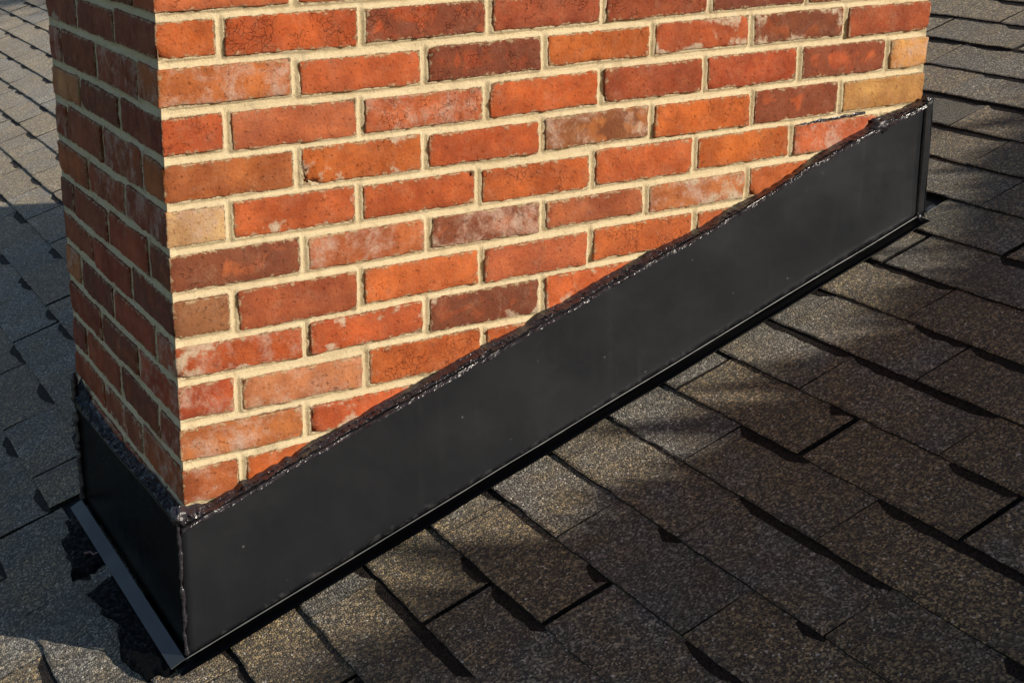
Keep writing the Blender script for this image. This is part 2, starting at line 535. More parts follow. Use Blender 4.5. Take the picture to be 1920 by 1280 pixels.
# ------------------------------------------------------------------ chimney
JF = {0: [(0, -15.9), (.09, -18.2), (.20, -17.3), (.30, -20.2), (.5, -22)],
 1: [(0, -79.0), (.09, -79.4), (.20, -83.3), (.30, -85.3), (.40, -81.5), (.51, -82.5), (.61, -82.3), (.71, -82.6), (.81, -82.3), (.92, -79.8), (1.01, -81.7), (1.12, -81.3), (1.21, -83.1), (1.40, -85)],
 2: [(0, -146.7), (.10, -143.5), (.20, -146.4), (.30, -146.9), (.40, -149.1), (.50, -146.5), (.61, -144.8), (.71, -142.7), (.81, -143.1), (.91, -141.1), (1.01, -142.3), (1.11, -143.0), (1.22, -144.3), (1.31, -147.5), (1.41, -148.4)],
 3: [(0, -208.0), (.09, -209.9), (.19, -212.8), (.30, -208.7), (.40, -211.5), (.50, -212.7), (.60, -211.0), (.71, -209.2), (.81, -208.9), (.92, -211.2), (1.02, -209.5), (1.12, -208.5), (1.21, -210.9), (1.32, -211.8), (1.40, -211.6)],
 4: [(0, -272.9), (.09, -275.4), (.19, -272.1), (.29, -275.8), (.40, -275.0), (.49, -274.1), (.60, -277.2), (.70, -272.3), (.81, -271.7), (.90, -277.8), (1.02, -274.0), (1.11, -276.6), (1.22, -275.8), (1.36, -277.0)],
 5: [(0, -337.3), (.09, -336.7), (.20, -338.6), (.29, -339.6), (.40, -338.3), (.49, -338.9), (.60, -343), (.70, -341.6), (.80, -342.2), (.90, -343.1), (1.01, -338.9), (1.11, -340.0)],
 6: [(0, -402.5), (.09, -402.1), (.20, -401.7), (.29, -401.1), (.40, -400.9), (.49, -400.4), (.61, -401.9), (.69, -398.1), (.90, -400.8)],
 7: [(0, -466.5), (.09, -470.6), (.20, -474.0), (.29, -467.6), (.40, -467.3), (.49, -464.7), (.61, -469.9), (.70, -464.1)],
 8: [(0, -528.1), (.09, -529.8), (.20, -534.2), (.30, -528.5), (.40, -527.9), (.50, -533)],
 9: [(0, -590.1), (.09, -593.2), (.20, -596.6), (.29, -598.1)], 10: [(0, -654.2), (.09, -654.4), (.20, -654.4)], 11: [(0, -721.0)]}
JL = {0: [(0, -14.5), (.18, -19.1), (.32, -22)], 1: [(0, -77.8), (.09, -79.4), (.20, -80.9), (.30, -81.7), (.41, -81.3), (.52, -83.9), (.61, -85)],
 2: [(0, -146.5), (.19, -149.3), (.30, -148.2), (.42, -150.5), (.52, -152.6), (.60, -154)], 3: [(0, -205.3), (.20, -207.6), (.29, -207.3), (.43, -208.4), (.53, -213.9), (.59, -216)],
 4: [(0, -273.7), (.19, -279.2), (.31, -281.3), (.40, -280.3), (.59, -284)], 5: [(0, -338.1), (.20, -338.9), (.30, -341), (.42, -345), (.51, -347), (.58, -346.4)],
 6: [(0, -401), (.20, -407), (.41, -410.2), (.58, -410.7)], 7: [(0, -464.5), (.09, -468.3), (.20, -468), (.31, -472), (.42, -469), (.58, -468)],
 8: [(0, -526.9), (.18, -531.1), (.40, -536), (.57, -534.4)], 9: [(0, -588), (.10, -589), (.29, -596), (.56, -602)],
 10: [(0, -655.0), (.19, -660), (.38, -664), (.56, -664)], 11: [(0, -722), (.28, -725), (.56, -726)]}
def Jz(k, u, side='F'):
    D = JF if side == 'F' else JL
    if k < 0 or k > 11:
        return -0.0165 - 0.0646 * k
    pts_ = D[k]
    return float(np.interp(u, [a for a, b in pts_], [b / 1000 for a, b in pts_]))
FJ = {0: [.199, .401, .604, .808, 1.011, 1.214], 1: [.090, .300, .509, .713, .920, 1.123, 1.32], 2: [.197, .400, .606, .807, 1.008, 1.214], 3: [.094, .296, .504, .711, .915, 1.116, 1.317],
 4: [.196, .399, .603, .810, 1.017, 1.213], 5: [.090, .290, .490, .698, .901, 1.106, 1.312], 6: [.201, .402, .606, .804, 1.014, 1.214],
 7: [.091, .289, .494, .696, .905, 1.11, 1.315], 8: [.199, .398, .606, .81, 1.012, 1.215], 9: [.090, .294, .498, .70, .905, 1.11, 1.315], 10: [.195, .398, .603, .808, 1.011, 1.214], 11: [.092, .296, .5, .704, .908, 1.112, 1.316]}
LJ = {1: [.197, .408], 2: [.095, .31, .518], 3: [.199, .415], 4: [.098, .306, .52], 5: [.197, .408], 6: [.097, .308, .512], 7: [.197, .41], 8: [.087, .308, .503], 9: [.188, .39], 10: [.097, .30, .505]}
for k in range(-14, 16):
    if k not in FJ:
        FJ[k] = [.199 + .203 * i for i in range(6)] if k % 2 == 0 else [.094 + .204 * i for i in range(7)]
    if k not in LJ:
        LJ[k] = [.095, .305, .51] if k % 2 == 0 else [.197, .405]

chimney = thing('chimney', 'orange-red brick chimney with pale mortar rising through the dark shingle roof', 'chimney', (0, 0, -0.955))
CZ = 0.955
HB, HH = 0.0135, 0.0135           # bed and head joint widths

def brick_mesh(sx, sy, sz, seed, ax=1, fine=True, chips=()):
    """box with slightly rounded, worn arrises; origin at its centre"""
    r = 0.0032
    def lin(h, step):
        core = list(np.linspace(-h + r, h - r, max(2, int(round(2 * (h - r) / step)) + 1)))
        return [-h, -h + r * .45] + core + [h - r * .45, h]
    st = 0.0085 if fine else 0.05
    X, Y, Z = lin(sx / 2, st), lin(sy / 2, st * (1 if fine else 1)), lin(sz / 2, st)
    vid, V, F = {}, [], []
    def gv(i, j, k):
        key = (i, j, k)
        if key not in vid:
            vid[key] = len(V); V.append((X[i], Y[j], Z[k]))
        return vid[key]
    nx, ny, nz = len(X) - 1, len(Y) - 1, len(Z) - 1
    for i in range(nx):
        for k in range(nz):
            F.append((gv(i, 0, k), gv(i + 1, 0, k), gv(i + 1, 0, k + 1), gv(i, 0, k + 1)))
            F.append((gv(i, ny, k), gv(i, ny, k + 1), gv(i + 1, ny, k + 1), gv(i + 1, ny, k)))
    for j in range(ny):
        for k in range(nz):
            F.append((gv(0, j, k), gv(0, j, k + 1), gv(0, j + 1, k + 1), gv(0, j + 1, k)))
            F.append((gv(nx, j, k), gv(nx, j + 1, k), gv(nx, j + 1, k + 1), gv(nx, j, k + 1)))
    for i in range(nx):
        for j in range(ny):
            F.append((gv(i, j, 0), gv(i, j + 1, 0), gv(i + 1, j + 1, 0), gv(i + 1, j, 0)))
            F.append((gv(i, j, nz), gv(i + 1, j, nz), gv(i + 1, j + 1, nz), gv(i, j + 1, nz)))
    P = np.array(V)
    H = np.array([sx, sy, sz]) / 2
    core = np.clip(P, -(H - r), H - r)
    d = P - core
    L = np.linalg.norm(d, axis=1); msk = L > 1e-9
    Q = P.copy()
    Q[msk] = core[msk] + d[msk] / L[msk, None] * r
    out = np.zeros_like(Q)
    dirn = np.where(np.abs(P) > H - r * .9, np.sign(P), 0)
    for q in range(len(Q)):
        v = Vector(Q[q]) + Vector((seed * 1.37, seed * .71, seed * 2.1))
        a = 0.0014 * noise.noise(v * 22) + 0.0015 * noise.noise(v * 85 + Vector((5, 5, 5)))
        b = 0.0006 * noise.noise(v * 190)
        out[q] = Q[q] + dirn[q] * (a + b)
        for (cx, cy, cz, cr, dp) in chips:
            dd = math.sqrt((Q[q][0] - cx) ** 2 + (Q[q][1] - cy) ** 2 + (Q[q][2] - cz) ** 2)
            if dd < cr:
                w = (1 - (dd / cr) ** 2)
                out[q] -= dirn[q] * dp * w * (1 + .8 * noise.noise(v * 160))
    S = np.sort((H - np.abs(P)), axis=1)          # distance to the two nearest faces
    rim = np.where((H - np.abs(P)).min(1) < r, S[:, 1], 0.03)
    fr_ = (P[:, 1] < -H[1] + r * .6) & (P[:, 0] > -H[0] + .0005)
    return mesh_np('brick', out, F, [M_BRICK], True, None, {'rim': rim, 'front': fr_.astype(float)})

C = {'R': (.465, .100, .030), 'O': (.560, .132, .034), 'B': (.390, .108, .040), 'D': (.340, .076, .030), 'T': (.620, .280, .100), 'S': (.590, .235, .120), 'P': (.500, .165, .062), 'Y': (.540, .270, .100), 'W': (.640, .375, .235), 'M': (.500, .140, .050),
     'K': (.240, .055, .028), 'L': (.290, .074, .038)}  # darker reds for left-face bricks, that face's shade put into the colour
# kind, dark, pale, crack, smear
FRONT = {0: ['M.2', 'O', 'R', 'R', 'B', 'R', 'R'],
 1: ['O', 'O|c', 'R|dc', 'D|c', 'D|c', 'D|d', 'R|d', 'R'],
 2: ['M|p', 'O', 'D|dc', 'O', 'R|s', 'D|ds', 'D'],
 3: ['O|c', 'M', 'M|cp', 'O', 'D', 'R', 'R|d', 'T|p'],
 4: ['M', 'O|s', 'R', 'P|pds', 'O|c', 'R|d', 'Y'],
 5: ['W|p', 'O|s', 'R', 'O|c', 'O', 'O', 'M|p', 'O'],
 6: ['B|d', 'M|p', 'B|dp', 'B|s', 'P|ps', 'O', 'R'],
 7: ['Y|d', 'B', 'O', 'M', 'O|c', 'R', 'R', 'R'],
 8: ['R|ps', 'R|s', 'D|ds', 'O|s', 'R', 'R', 'R'],
 9: ['R|p', 'S|p', 'O|c', 'R', 'R', 'R', 'R', 'R'],
 10: ['P|p', 'O|s', 'R', 'R', 'R', 'R', 'R'],
 11: ['B|p', 'O', 'R', 'R', 'R', 'R', 'R', 'R']}
def parse(s, seed):
    k, _, fl = s.partition('|')
    c = np.array(C[k[0]])
    r = random.Random(seed)
    c = c * r.uniform(.9, 1.1) * np.array([1, r.uniform(.88, 1.14), r.uniform(.85, 1.15)])
    return list(c), (.95 if 'd' in fl else 0.15), (.85 if 'p' in fl else 0.05), (.5 if 'c' in fl else 0.0), (1.0 if 's' in fl else 0.0)

def set_look(o, look, side=None):
    c, d, p, ck, sm = look
    o['fcol'] = [float(x) for x in c]
    o['bcol'] = [float(x) for x in (side if side is not None else c)]
    o['dark'] = d; o['pale'] = p; o['crack'] = ck; o['smear'] = sm

rects_F, rects_L = [], []      # mortar needs to know where the bricks are
hid = []
nb = 0
BD = 0.092                      # brick depth into the wall
for k in range(-14, 16):
    fine = 0 <= k <= 12
    up, lo = k - 1, k
    js = [-HH / 2] + FJ[k] + [CW + HH / 2]
    n = len(js) - 1
    for i in range(n):
        a, b = js[i] + HH / 2, js[i + 1] - HH / 2
        um = (a + b) / 2
        zt, zb = Jz(up, um) - HB / 2, Jz(lo, um) + HB / 2
        seed = k * 40 + i + 600
        rr = random.Random(seed)
        prot = rr.uniform(-.0009, .0011)
        y0, y1 = 0 - prot, BD
        a2, b2 = a, b
        if i == 0:      # corner brick, runs round the left-hand corner
            a2 = -rr.uniform(-.0006, .0016)
            y1 = (LJ[k][0] - HH / 2)
        if i == n - 1:
            b2 = CW + rr.uniform(-.001, .0022)
            y1 = BD if (k % 2) == 0 else .19
        rects_F.append((k, a2, b2, zb, zt))
        if i == 0: rects_L.append((k, -.01, y1, zb, zt))
        show = fine and zt > -0.955 and (in_frame((um, 0, (zt + zb) / 2), 150)) and (zt > Z0 + MS * um + .10 or i == 0)
        chips = ()
        sx, sy, sz = b2 - a2, y1 - y0, zt - zb
        if k == 4 and i == 1: chips = ((-sx / 2 + .006, -sy / 2, -sz / 2 + .006, .022, .010),)
        elif rr.random() < .65: chips = ((rr.choice([-1, 1]) * sx / 2, -sy / 2, rr.choice([-1, 1]) * sz / 2, rr.uniform(.008, .015), rr.uniform(.002, .005)),)
        code = FRONT.get(k, None)
        code = code[i] if code and i < len(code) else rr.choice(['R', 'O', 'B', 'D|d', 'M|p', 'R|c'])
        look = parse(code, seed)
        cen = ((a2 + b2) / 2, (y0 + y1) / 2, (zt + zb) / 2)
        if show:
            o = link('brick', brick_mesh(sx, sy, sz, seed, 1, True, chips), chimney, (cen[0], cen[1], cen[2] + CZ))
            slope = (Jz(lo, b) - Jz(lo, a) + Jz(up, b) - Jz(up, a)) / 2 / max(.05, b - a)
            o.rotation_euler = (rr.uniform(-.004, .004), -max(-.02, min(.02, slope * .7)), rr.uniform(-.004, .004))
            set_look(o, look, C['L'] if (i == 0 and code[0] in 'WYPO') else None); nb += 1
        else:
            hid.append((cen, (sx, sy, sz), look))
    # left face
    js = [LJ[k][0]] + LJ[k][1:] + [CD + HH / 2]
    for i in range(len(js) - 1):
        a, b = js[i] + HH / 2, js[i + 1] - HH / 2
        vm = (a + b) / 2
        zt, zb = Jz(up, vm, 'L') - HB / 2, Jz(lo, vm, 'L') + HB / 2
        seed = k * 40 + i + 2000
        rr = random.Random(seed)
        prot = rr.uniform(-.001, .0016)
        last = i == len(js) - 2
        if last:
            b = CD + rr.uniform(-.003, .004)
        x1 = BD if not last else (.19 if k % 2 else BD)
        rects_L.append((k, a, b, zb, zt))
        show = -1 <= k <= 12 and (in_frame((0, vm, (zt + zb) / 2), 150)) and zt > -.80
        sx, sy, sz = x1 + prot, b - a, zt - zb
        cen = ((x1 - prot) / 2, vm if not last else (a + b) / 2, (zt + zb) / 2)
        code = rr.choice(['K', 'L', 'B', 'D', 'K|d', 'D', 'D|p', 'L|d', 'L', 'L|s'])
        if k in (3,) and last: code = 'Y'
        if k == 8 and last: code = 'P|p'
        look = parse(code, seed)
        chips = ((-sx / 2, rr.choice([-1, 1]) * sy / 2, rr.choice([-1, 1]) * sz / 2, rr.uniform(.008, .016), rr.uniform(.002, .006)),) if rr.random() < .5 else ()
        if show:
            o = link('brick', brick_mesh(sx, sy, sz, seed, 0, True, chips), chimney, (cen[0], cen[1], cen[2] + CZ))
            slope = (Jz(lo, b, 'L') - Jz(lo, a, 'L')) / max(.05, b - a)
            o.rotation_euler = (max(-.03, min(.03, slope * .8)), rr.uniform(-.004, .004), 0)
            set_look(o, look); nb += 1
        else:
            hid.append((cen, (sx, sy, sz), look))
    # rear and right-hand faces, out of sight: whole stretchers
    zt, zb = Jz(-9, 0) , 0
    zt = -0.0165 - 0.0646 * up - HB / 2; zb = -0.0165 - 0.0646 * k + HB / 2
    off = 0 if k % 2 == 0 else .1
    u = .10 + off
    while u + .19 < CW:
        hid.append(((u + .095, CD - BD / 2, (zt + zb) / 2), (.19, BD, zt - zb), parse('R', int(u * 100) + k * 9)))
        u += .203
    hid.append(((CW - BD / 2, (.20 + CD) / 2, (zt + zb) / 2), (BD, CD - .21, zt - zb), parse('R', k)))
print('bricks', nb, 'hidden', len(hid))
Vh, Fh, rimh = [], [], []
for cen, (sx, sy, sz), look in hid:
    o = len(Vh)
    for x in (-1, 1):
        for y in (-1, 1):
            for z in (-1, 1):
                Vh.append((cen[0] + x * sx / 2, cen[1] + y * sy / 2, cen[2] + z * sz / 2))
    for f in ((0, 1, 3, 2), (4, 6, 7, 5), (0, 4, 5, 1), (2, 3, 7, 6), (0, 2, 6, 4), (1, 5, 7, 3)):
        Fh.append(tuple(o + i for i in f))
hb = link('bricks', mesh_np('bricks', Vh, Fh, [M_BRICK], False, None, {'rim': [.03] * len(Vh), 'front': [0] * len(Vh)}), chimney, (0, 0, CZ))
hb['kind'] = 'stuff'
set_look(hb, parse('R|d', 3))

# mortar: one finely tooled sheet per visible face, a plain core behind the rest
def mortar_sheet(L, side, rects, ztop, zbot, step=0.0027):
    us = np.arange(0, L + step * .5, step); us = us * (L - .005) / us[-1] + .0025
    zs = np.arange(zbot, ztop, step)
    byrow = {}
    for (k, a, b, zb, zt) in rects:
        byrow.setdefault(k, []).append((a, b, zb, zt))
    U, Z = np.meshgrid(us, zs)
    D = np.full(U.shape, 9.0)
    for k, lst in byrow.items():
        for (a, b, zb, zt) in lst:
            dx = np.maximum(np.maximum(a - U, U - b), 0); dz = np.maximum(np.maximum(zb - Z, Z - zt), 0)
            ins = (dx == 0) & (dz == 0)
            dd = np.sqrt(dx * dx + dz * dz)
            inner = np.minimum(np.minimum(U - a, b - U), np.minimum(Z - zb, zt - Z))
            dd = np.where(ins, -inner, dd)
            D = np.minimum(D, dd)
    hw = HB / 2
    g = np.clip(D / hw, 0, 1)
    dep = 0.0020 + 0.0062 * np.sin(g * math.pi / 2) ** 1.3       # concave tooled joint
    dep = np.where(D < 0, 0.0020 + np.minimum(-D, .004) * 1.5, dep)
    V, F = [], []
    nz_, nu = U.shape
    for i in range(nz_):
        for j in range(nu):
            v = Vector((U[i, j], Z[i, j], 3.3 if side == 'F' else 9.1))
            nn = 0.0010 * noise.noise(v * 55) + 0.0008 * noise.noise(v * 170) + 0.0014 * noise.noise(v * 14)
            e = min(U[i, j], L - U[i, j])
            w = min(1, max(0, (e - .0025) / .01))
            d = dep[i, j] * w + .0025 * (1 - w) + nn * w - .0004
            V.append((U[i, j], d, Z[i, j]) if side == 'F' else (d, U[i, j], Z[i, j]))
    for i in range(nz_ - 1):
        for j in range(nu - 1):
            if D[i:i + 2, j:j + 2].max() < -0.008: continue
            q = (i * nu + j, i * nu + j + 1, (i + 1) * nu + j + 1, (i + 1) * nu + j)
            F.append(q if side == 'F' else q[::-1])
    return V, F, g.ravel()
vf, ff, gf = mortar_sheet(CW, 'F', rects_F, .10, -.74)
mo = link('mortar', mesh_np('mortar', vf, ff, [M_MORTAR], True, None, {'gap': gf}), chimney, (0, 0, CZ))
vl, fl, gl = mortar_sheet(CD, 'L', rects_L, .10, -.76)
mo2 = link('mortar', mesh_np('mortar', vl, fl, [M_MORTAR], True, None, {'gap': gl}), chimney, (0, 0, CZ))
def box(name, lo, hi, mat, parent=None, loc=(0, 0, 0), attrs=None):
    V = [(x, y, z) for x in (lo[0], hi[0]) for y in (lo[1], hi[1]) for z in (lo[2], hi[2])]
    F = ((0, 1, 3, 2), (4, 6, 7, 5), (0, 4, 5, 1), (2, 3, 7, 6), (0, 2, 6, 4), (1, 5, 7, 3))
    return link(name, mesh_np(name, V, F, [mat], False, None, attrs), parent, loc)
core = box('mortar_core', (.0075, .0075, -1.25), (CW - .004, CD - .004, .80), M_MORTAR, chimney, (0, 0, CZ), {'gap': [1] * 8})
capst = box('chimney_cap', (-.05, -.05, .90), (CW + .05, CD + .05, .99), mat_plain('concrete', (.4, .38, .34)), chimney, (0, 0, CZ))

# ------------------------------------------------------------------ flashing
flash = thing('chimney_flashing', 'black metal flashing wrapped round the base of the brick chimney', 'flashing', (0, 0, -0.955))
def flink(name, me):
    return link(name, me, flash, (0, 0, CZ))
def grid_sheet(name, P, nu, nv, mat, thick, nrm, attr=None, smooth=True):
    """P(u,v)->point; solid sheet with given thickness along -nrm"""
    V, F, A = [], [], []
    for s_ in (0, 1):
        for i in range(nu + 1):
            for j in range(nv + 1):
                q = np.array(P(i / nu, j / nv), float) - np.array(nrm) * thick * s_
                V.append(q); A.append(attr(i / nu, j / nv) if attr else 1.0)
    o = (nu + 1) * (nv + 1)
    id_ = lambda i, j: i * (nv + 1) + j
    for i in range(nu):
        for j in range(nv):
            a = (id_(i, j), id_(i + 1, j), id_(i + 1, j + 1), id_(i, j + 1))
            F.append(a); F.append(tuple(o + q for q in a[::-1]))
    ring = [id_(i, 0) for i in range(nu + 1)] + [id_(nu, j) for j in range(1, nv + 1)] + [id_(i, nv) for i in range(nu - 1, -1, -1)] + [id_(0, j) for j in range(nv - 1, 0, -1)]
    for a, b in zip(ring, ring[1:] + ring[:1]):
        F.append((b, a, o + a, o + b))
    return mesh_np(name, V, F, [mat], smooth, None, {'edge': A})

TOPX = [-0.014, 0.0103, 0.0357, 0.0704, 0.1049, 0.1372, 0.1638, 0.1906, 0.2343, 0.2788, 0.3184, 0.3947, 0.4397, 0.4568, 0.5085, 0.5699, 0.6367, 0.7213, 0.7913, 0.8694, 0.9384, 1.0391, 1.1391, 1.2463, 1.3161, 1.379, 1.407]
TOPZ = [-0.742, -0.733, -0.7251, -0.7152, -0.7033, -0.6915, -0.6815, -0.6732, -0.66, -0.6448, -0.6317, -0.6084, -0.5939, -0.5876, -0.572, -0.5498, -0.5279, -0.4983, -0.4762, -0.4518, -0.4298, -0.392, -0.3516, -0.3172, -0.2965, -0.2812, -0.272]
def ftop(x):
    return float(np.interp(x, TOPX, TOPZ))
XE = 1.399
def side_P(u, v):
    x = -.013 + (XE + .013) * u
    zb = roofz(x) + .012
    zt = ftop(x)
    z = zb + (zt - zb) * v
    bow = .0022 * math.sin(u * math.pi * 3.1 + .6) * math.sin(math.pi * v) + .0030 * noise.noise(Vector((x * 2.4, z * 4, 8)))
    y = -.0135 - bow * .8
    return (x, y, z)
fp = flink('side_panel', grid_sheet('side_panel', side_P, 120, 24, M_METAL, .0016, (0, -1, 0), lambda u, v: v * .22))
# flange of the side panel lying on the shingles
def sfl_P(u, v):
    x = -.030 + (XE + .038) * u
    y = -.016 - .028 * v - .002 * noise.noise(Vector((x * 6, 0, 3)))
    return onroof(x, y, .0135 - .002 * v + .0012 * noise.noise(Vector((x * 9, v, 2))))
flink('side_flange', grid_sheet('side_flange', sfl_P, 120, 3, M_METAL2, .0018, NRM))
# pale thin tube along the bend of the side flange
def tube(name, pts_, rad, mat, seg=8, jitter=0.0, js=60, squash=1.0, seed=0, up=(0, 0, 1)):
    V, F = [], []
    P = [np.array(p, float) for p in pts_]
    n = len(P)
    up = np.array(up, float)
    for i, p in enumerate(P):
        t = P[min(i + 1, n - 1)] - P[max(i - 1, 0)]
        t /= np.linalg.norm(t)
        s1 = np.cross(t, up); s1 /= np.linalg.norm(s1)
        s2 = np.cross(s1, t)
        R = rad[i] if hasattr(rad, '__len__') else rad
        for k in range(seg):
            a = 2 * math.pi * k / seg
            q = p + (s1 * math.cos(a) + s2 * math.sin(a) * squash) * R
            if jitter:
                v = Vector(q) * js + Vector((seed, 0, 0))
                w = noise.noise(v) + .6 * noise.noise(v * 2.3)
                q = p + (q - p) * (1 + jitter * w)
            V.append(q)
    for i in range(n - 1):
        for k in range(seg):
            k2 = (k + 1) % seg
            F.append((i * seg + k, i * seg + k2, (i + 1) * seg + k2, (i + 1) * seg + k))
    F.append(tuple(range(seg))[::-1]); F.append(tuple((n - 1) * seg + k for k in range(seg)))
    return mesh_np(name, V, F, [mat], True)
bend = [(x, -.0195 - .001 * noise.noise(Vector((x * 8, 1, 1))), roofz(x) + .0158 + .0012 * noise.noise(Vector((x * 5, 3, 1)))) for x in np.linspace(-.02, XE, 160)]
flink('bend_line', tube('bend_line', bend, .0011, M_EDGE, 6, .35, 45, 1, 3))

# front (lower) panel on the left face
def fr_P(u, v):
    y = -.013 + (.556 + .013) * u
    zb = roofz(-.013) + .010
    zt = float(np.interp(y, [-.013, .05, .13, .28, .40, .53], [-.735, -.735, -.738, -.748, -.754, -.758]))
    z = zb + (zt - zb) * v
    return (-.0135 - .003 * max(0, noise.noise(Vector((y * 5, z * 5, 2)))) - .004 * max(0, (v - .9) / .1), y, z)
flink('front_panel', grid_sheet('front_panel', fr_P, 60, 18, M_METAL2, .0016, (-1, 0, 0)))
def fl_P(u, v):
    y = -.022 + .572 * u
    x = -.0145 - .0225 * v
    return onroof(x, y,   .0185 - .0030 * v + .0004 * noise.noise(Vector((y * 12, 0, 0))))
flink('front_flange', grid_sheet('front_flange', fl_P, 50, 2, M_STRIP, .0018, NRM, None, False))

# return of the upper (rear) flashing at the far end of the side panel
def ret_P(u, v):
    x = XE + .009 + .014 * u
    z0_, z1_ = roofz(x) + .004, ftop(1.40) + .012
    return (x, -.0105 - .004 * u + .0006 * math.sin(v * 9), z0_ + (z1_ - z0_) * v)
flink('corner_return', grid_sheet('corner_return', ret_P, 4, 16, M_METAL, .0016, (0, -1, 0), lambda u, v: .2))
def ret2_P(u, v):
    y = -.0145 + .50 * u
    x = XE + .0235
    z0_, z1_ = roofz(x) + .004, ftop(1.40) + .012
    return (x, y, z0_ + (z1_ - z0_) * v)
flink('rear_panel', grid_sheet('rear_panel', ret2_P, 6, 6, M_METAL, .0016, (1, 0, 0), lambda u, v: .2))
def tab_P(u, v):
    return onroof(XE + .026 + .026 * u, -.010 - .010 * v, .012 + .004 * math.sin(u * 3) * (1 - v))
flink('corner_tab', grid_sheet('corner_tab', tab_P, 8, 4, M_STRIP, .0015, NRM))

# sealant bead: a lumpy ribbon smeared over the top edge of the metal
def bead(name, path, thick, width, outn, seed, n=520, seg=12, mat=None):
    """path(t)->(bottom point, top point); outn outward normal"""
    V, F = [], []
    outn = np.array(outn, float)
    for i in range(n + 1):
        t = i / n
        lo, hi = path(t)
        lo = np.array(lo, float); hi = np.array(hi, float)
        for k in range(seg + 1):
            s_ = k / seg
            p = lo + (hi - lo) * s_
            v = Vector(p) * 1.0 + Vector((seed, seed, 0))
            prof = (1 - abs(2 * s_ - 1) ** 2.6)
            st_ = Vector((t * 9.0 + seed, s_ * 3.4, seed))
            lump = .62 + .55 * noise.noise(v * 40) + 1.1 * noise.noise(Vector((t * 34, s_ * 4.2, seed))) + .75 * noise.noise(v * 120) + .60 * noise.noise(v * 260)
            h = thick * prof * max(.16, lump)
            V.append(p + outn * h)
    for i in range(n):
        for k in range(seg):
            F.append((i * (seg + 1) + k, (i + 1) * (seg + 1) + k, (i + 1) * (seg + 1) + k + 1, i * (seg + 1) + k + 1))
    return mesh_np(name, V, F, [mat or M_TAR], False)
CTX = [-0.014, 0.005, 0.0338, 0.0395, 0.057, 0.0753, 0.0865, 0.1049, 0.1287, 0.1484, 0.1596, 0.169, 0.176, 0.1961, 0.2162, 0.2373, 0.2534, 0.2846, 0.3091, 0.3209, 0.376, 0.4321, 0.4701, 0.5154, 0.5702, 0.6, 0.6401, 0.7085, 0.7636, 0.8348, 0.8781, 0.9143, 0.974, 1.0307, 1.088, 1.1494, 1.2049, 1.2813, 1.2967, 1.3685, 1.417]
CTZ = [-0.713, -0.7142, -0.7172, -0.7169, -0.7094, -0.7045, -0.6962, -0.6938, -0.6849, -0.6793, -0.6742, -0.6747, -0.6694, -0.6603, -0.6545, -0.6497, -0.642, -0.6332, -0.6219, -0.6192, -0.6026, -0.5849, -0.5712, -0.5567, -0.5428, -0.5276, -0.5167, -0.4922, -0.474, -0.4531, -0.4422, -0.4328, -0.408, -0.3934, -0.3729, -0.3458, -0.3241, -0.3004, -0.2887, -0.2752, -0.262]
def side_bead(t):
    x = -.012 + 1.427 * t
    zt = float(np.interp(x, CTX, CTZ)) + .0022 * noise.noise(Vector((x * 85, 3, 3)))
    zb = ftop(x) + .0035 - .003 * max(0, noise.noise(Vector((x * 30, 7, 3))))
    return (x, -.0152, zb), (x, -.0012, zt)
flink('sealant_bead', bead('sealant_bead', side_bead, .0084, .03, (0, -1, .10), 1.0, 1100, 12))
def thin_bead(t):
    x = -.012 + 1.412 * t
    z = ftop(x) - .003
    return (x, -.0188, z - .003), (x, -.0185, z + .0045)
flink('sealant_bead', bead('sealant_bead', thin_bead, .0035, .01, (0, -1, .2), 5.0, 500, 5))
def left_bead(t):
    y = -.012 + .572 * t
    zt = float(np.interp(y, [-.012, .05, .13, .28, .40, .50, .56], [-.722, -.723, -.725, -.737, -.739, -.735, -.712])) - .002 + .003 * noise.noise(Vector((y * 30, 1, 3)))
    zb = float(np.interp(y, [-.013, .05, .13, .28, .40, .53], [-.737, -.738, -.741, -.752, -.759, -.764])) + .005 - .004 * max(0, noise.noise(Vector((y * 26, 4, 3))))
    return (-.0170, y, zb), (-.0008, y, zt)
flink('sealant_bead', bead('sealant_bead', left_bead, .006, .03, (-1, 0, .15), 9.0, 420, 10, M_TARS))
# beads down two corners, then the groove at the far end
cpts = [(-.0150 + .0022 * noise.noise(Vector((0, 0, z * 38))), -.0150 + .0022 * noise.noise(Vector((4, 0, z * 38))), z) for z in np.linspace(-.942, -.715, 110)]
flink('sealant_bead', tube('sealant_bead', cpts, [.0026 + .0022 * noise.noise(Vector((9, 0, z * 55))) for (_, _, z) in cpts], M_TAR, 9, .55, 120, 1, 2, (0, 1, 0)))
cp2 = [(-.016, .553 + .004 * noise.noise(Vector((0, 2, z * 30))), z) for z in np.linspace(-.955, -.70, 90)]
flink('sealant_bead', tube('sealant_bead', cp2, [.0060 + .0035 * noise.noise(Vector((9, 5, z * 40))) for (_, _, z) in cp2], M_TAR, 9, .5, 90, 1, 2, (0, 1, 0)))
cp3 = [(XE + .004, -.0120 + .001 * noise.noise(Vector((4, 0, z * 38))), z) for z in np.linspace(roofz(XE) + .012, ftop(XE) + .004, 60)]
flink('sealant_bead', tube('sealant_bead', cp3, .0036, M_TARM, 8, .08, 70, 1, 2, (0, 1, 0)))  # black strip in place of the groove, its shade put into the colour
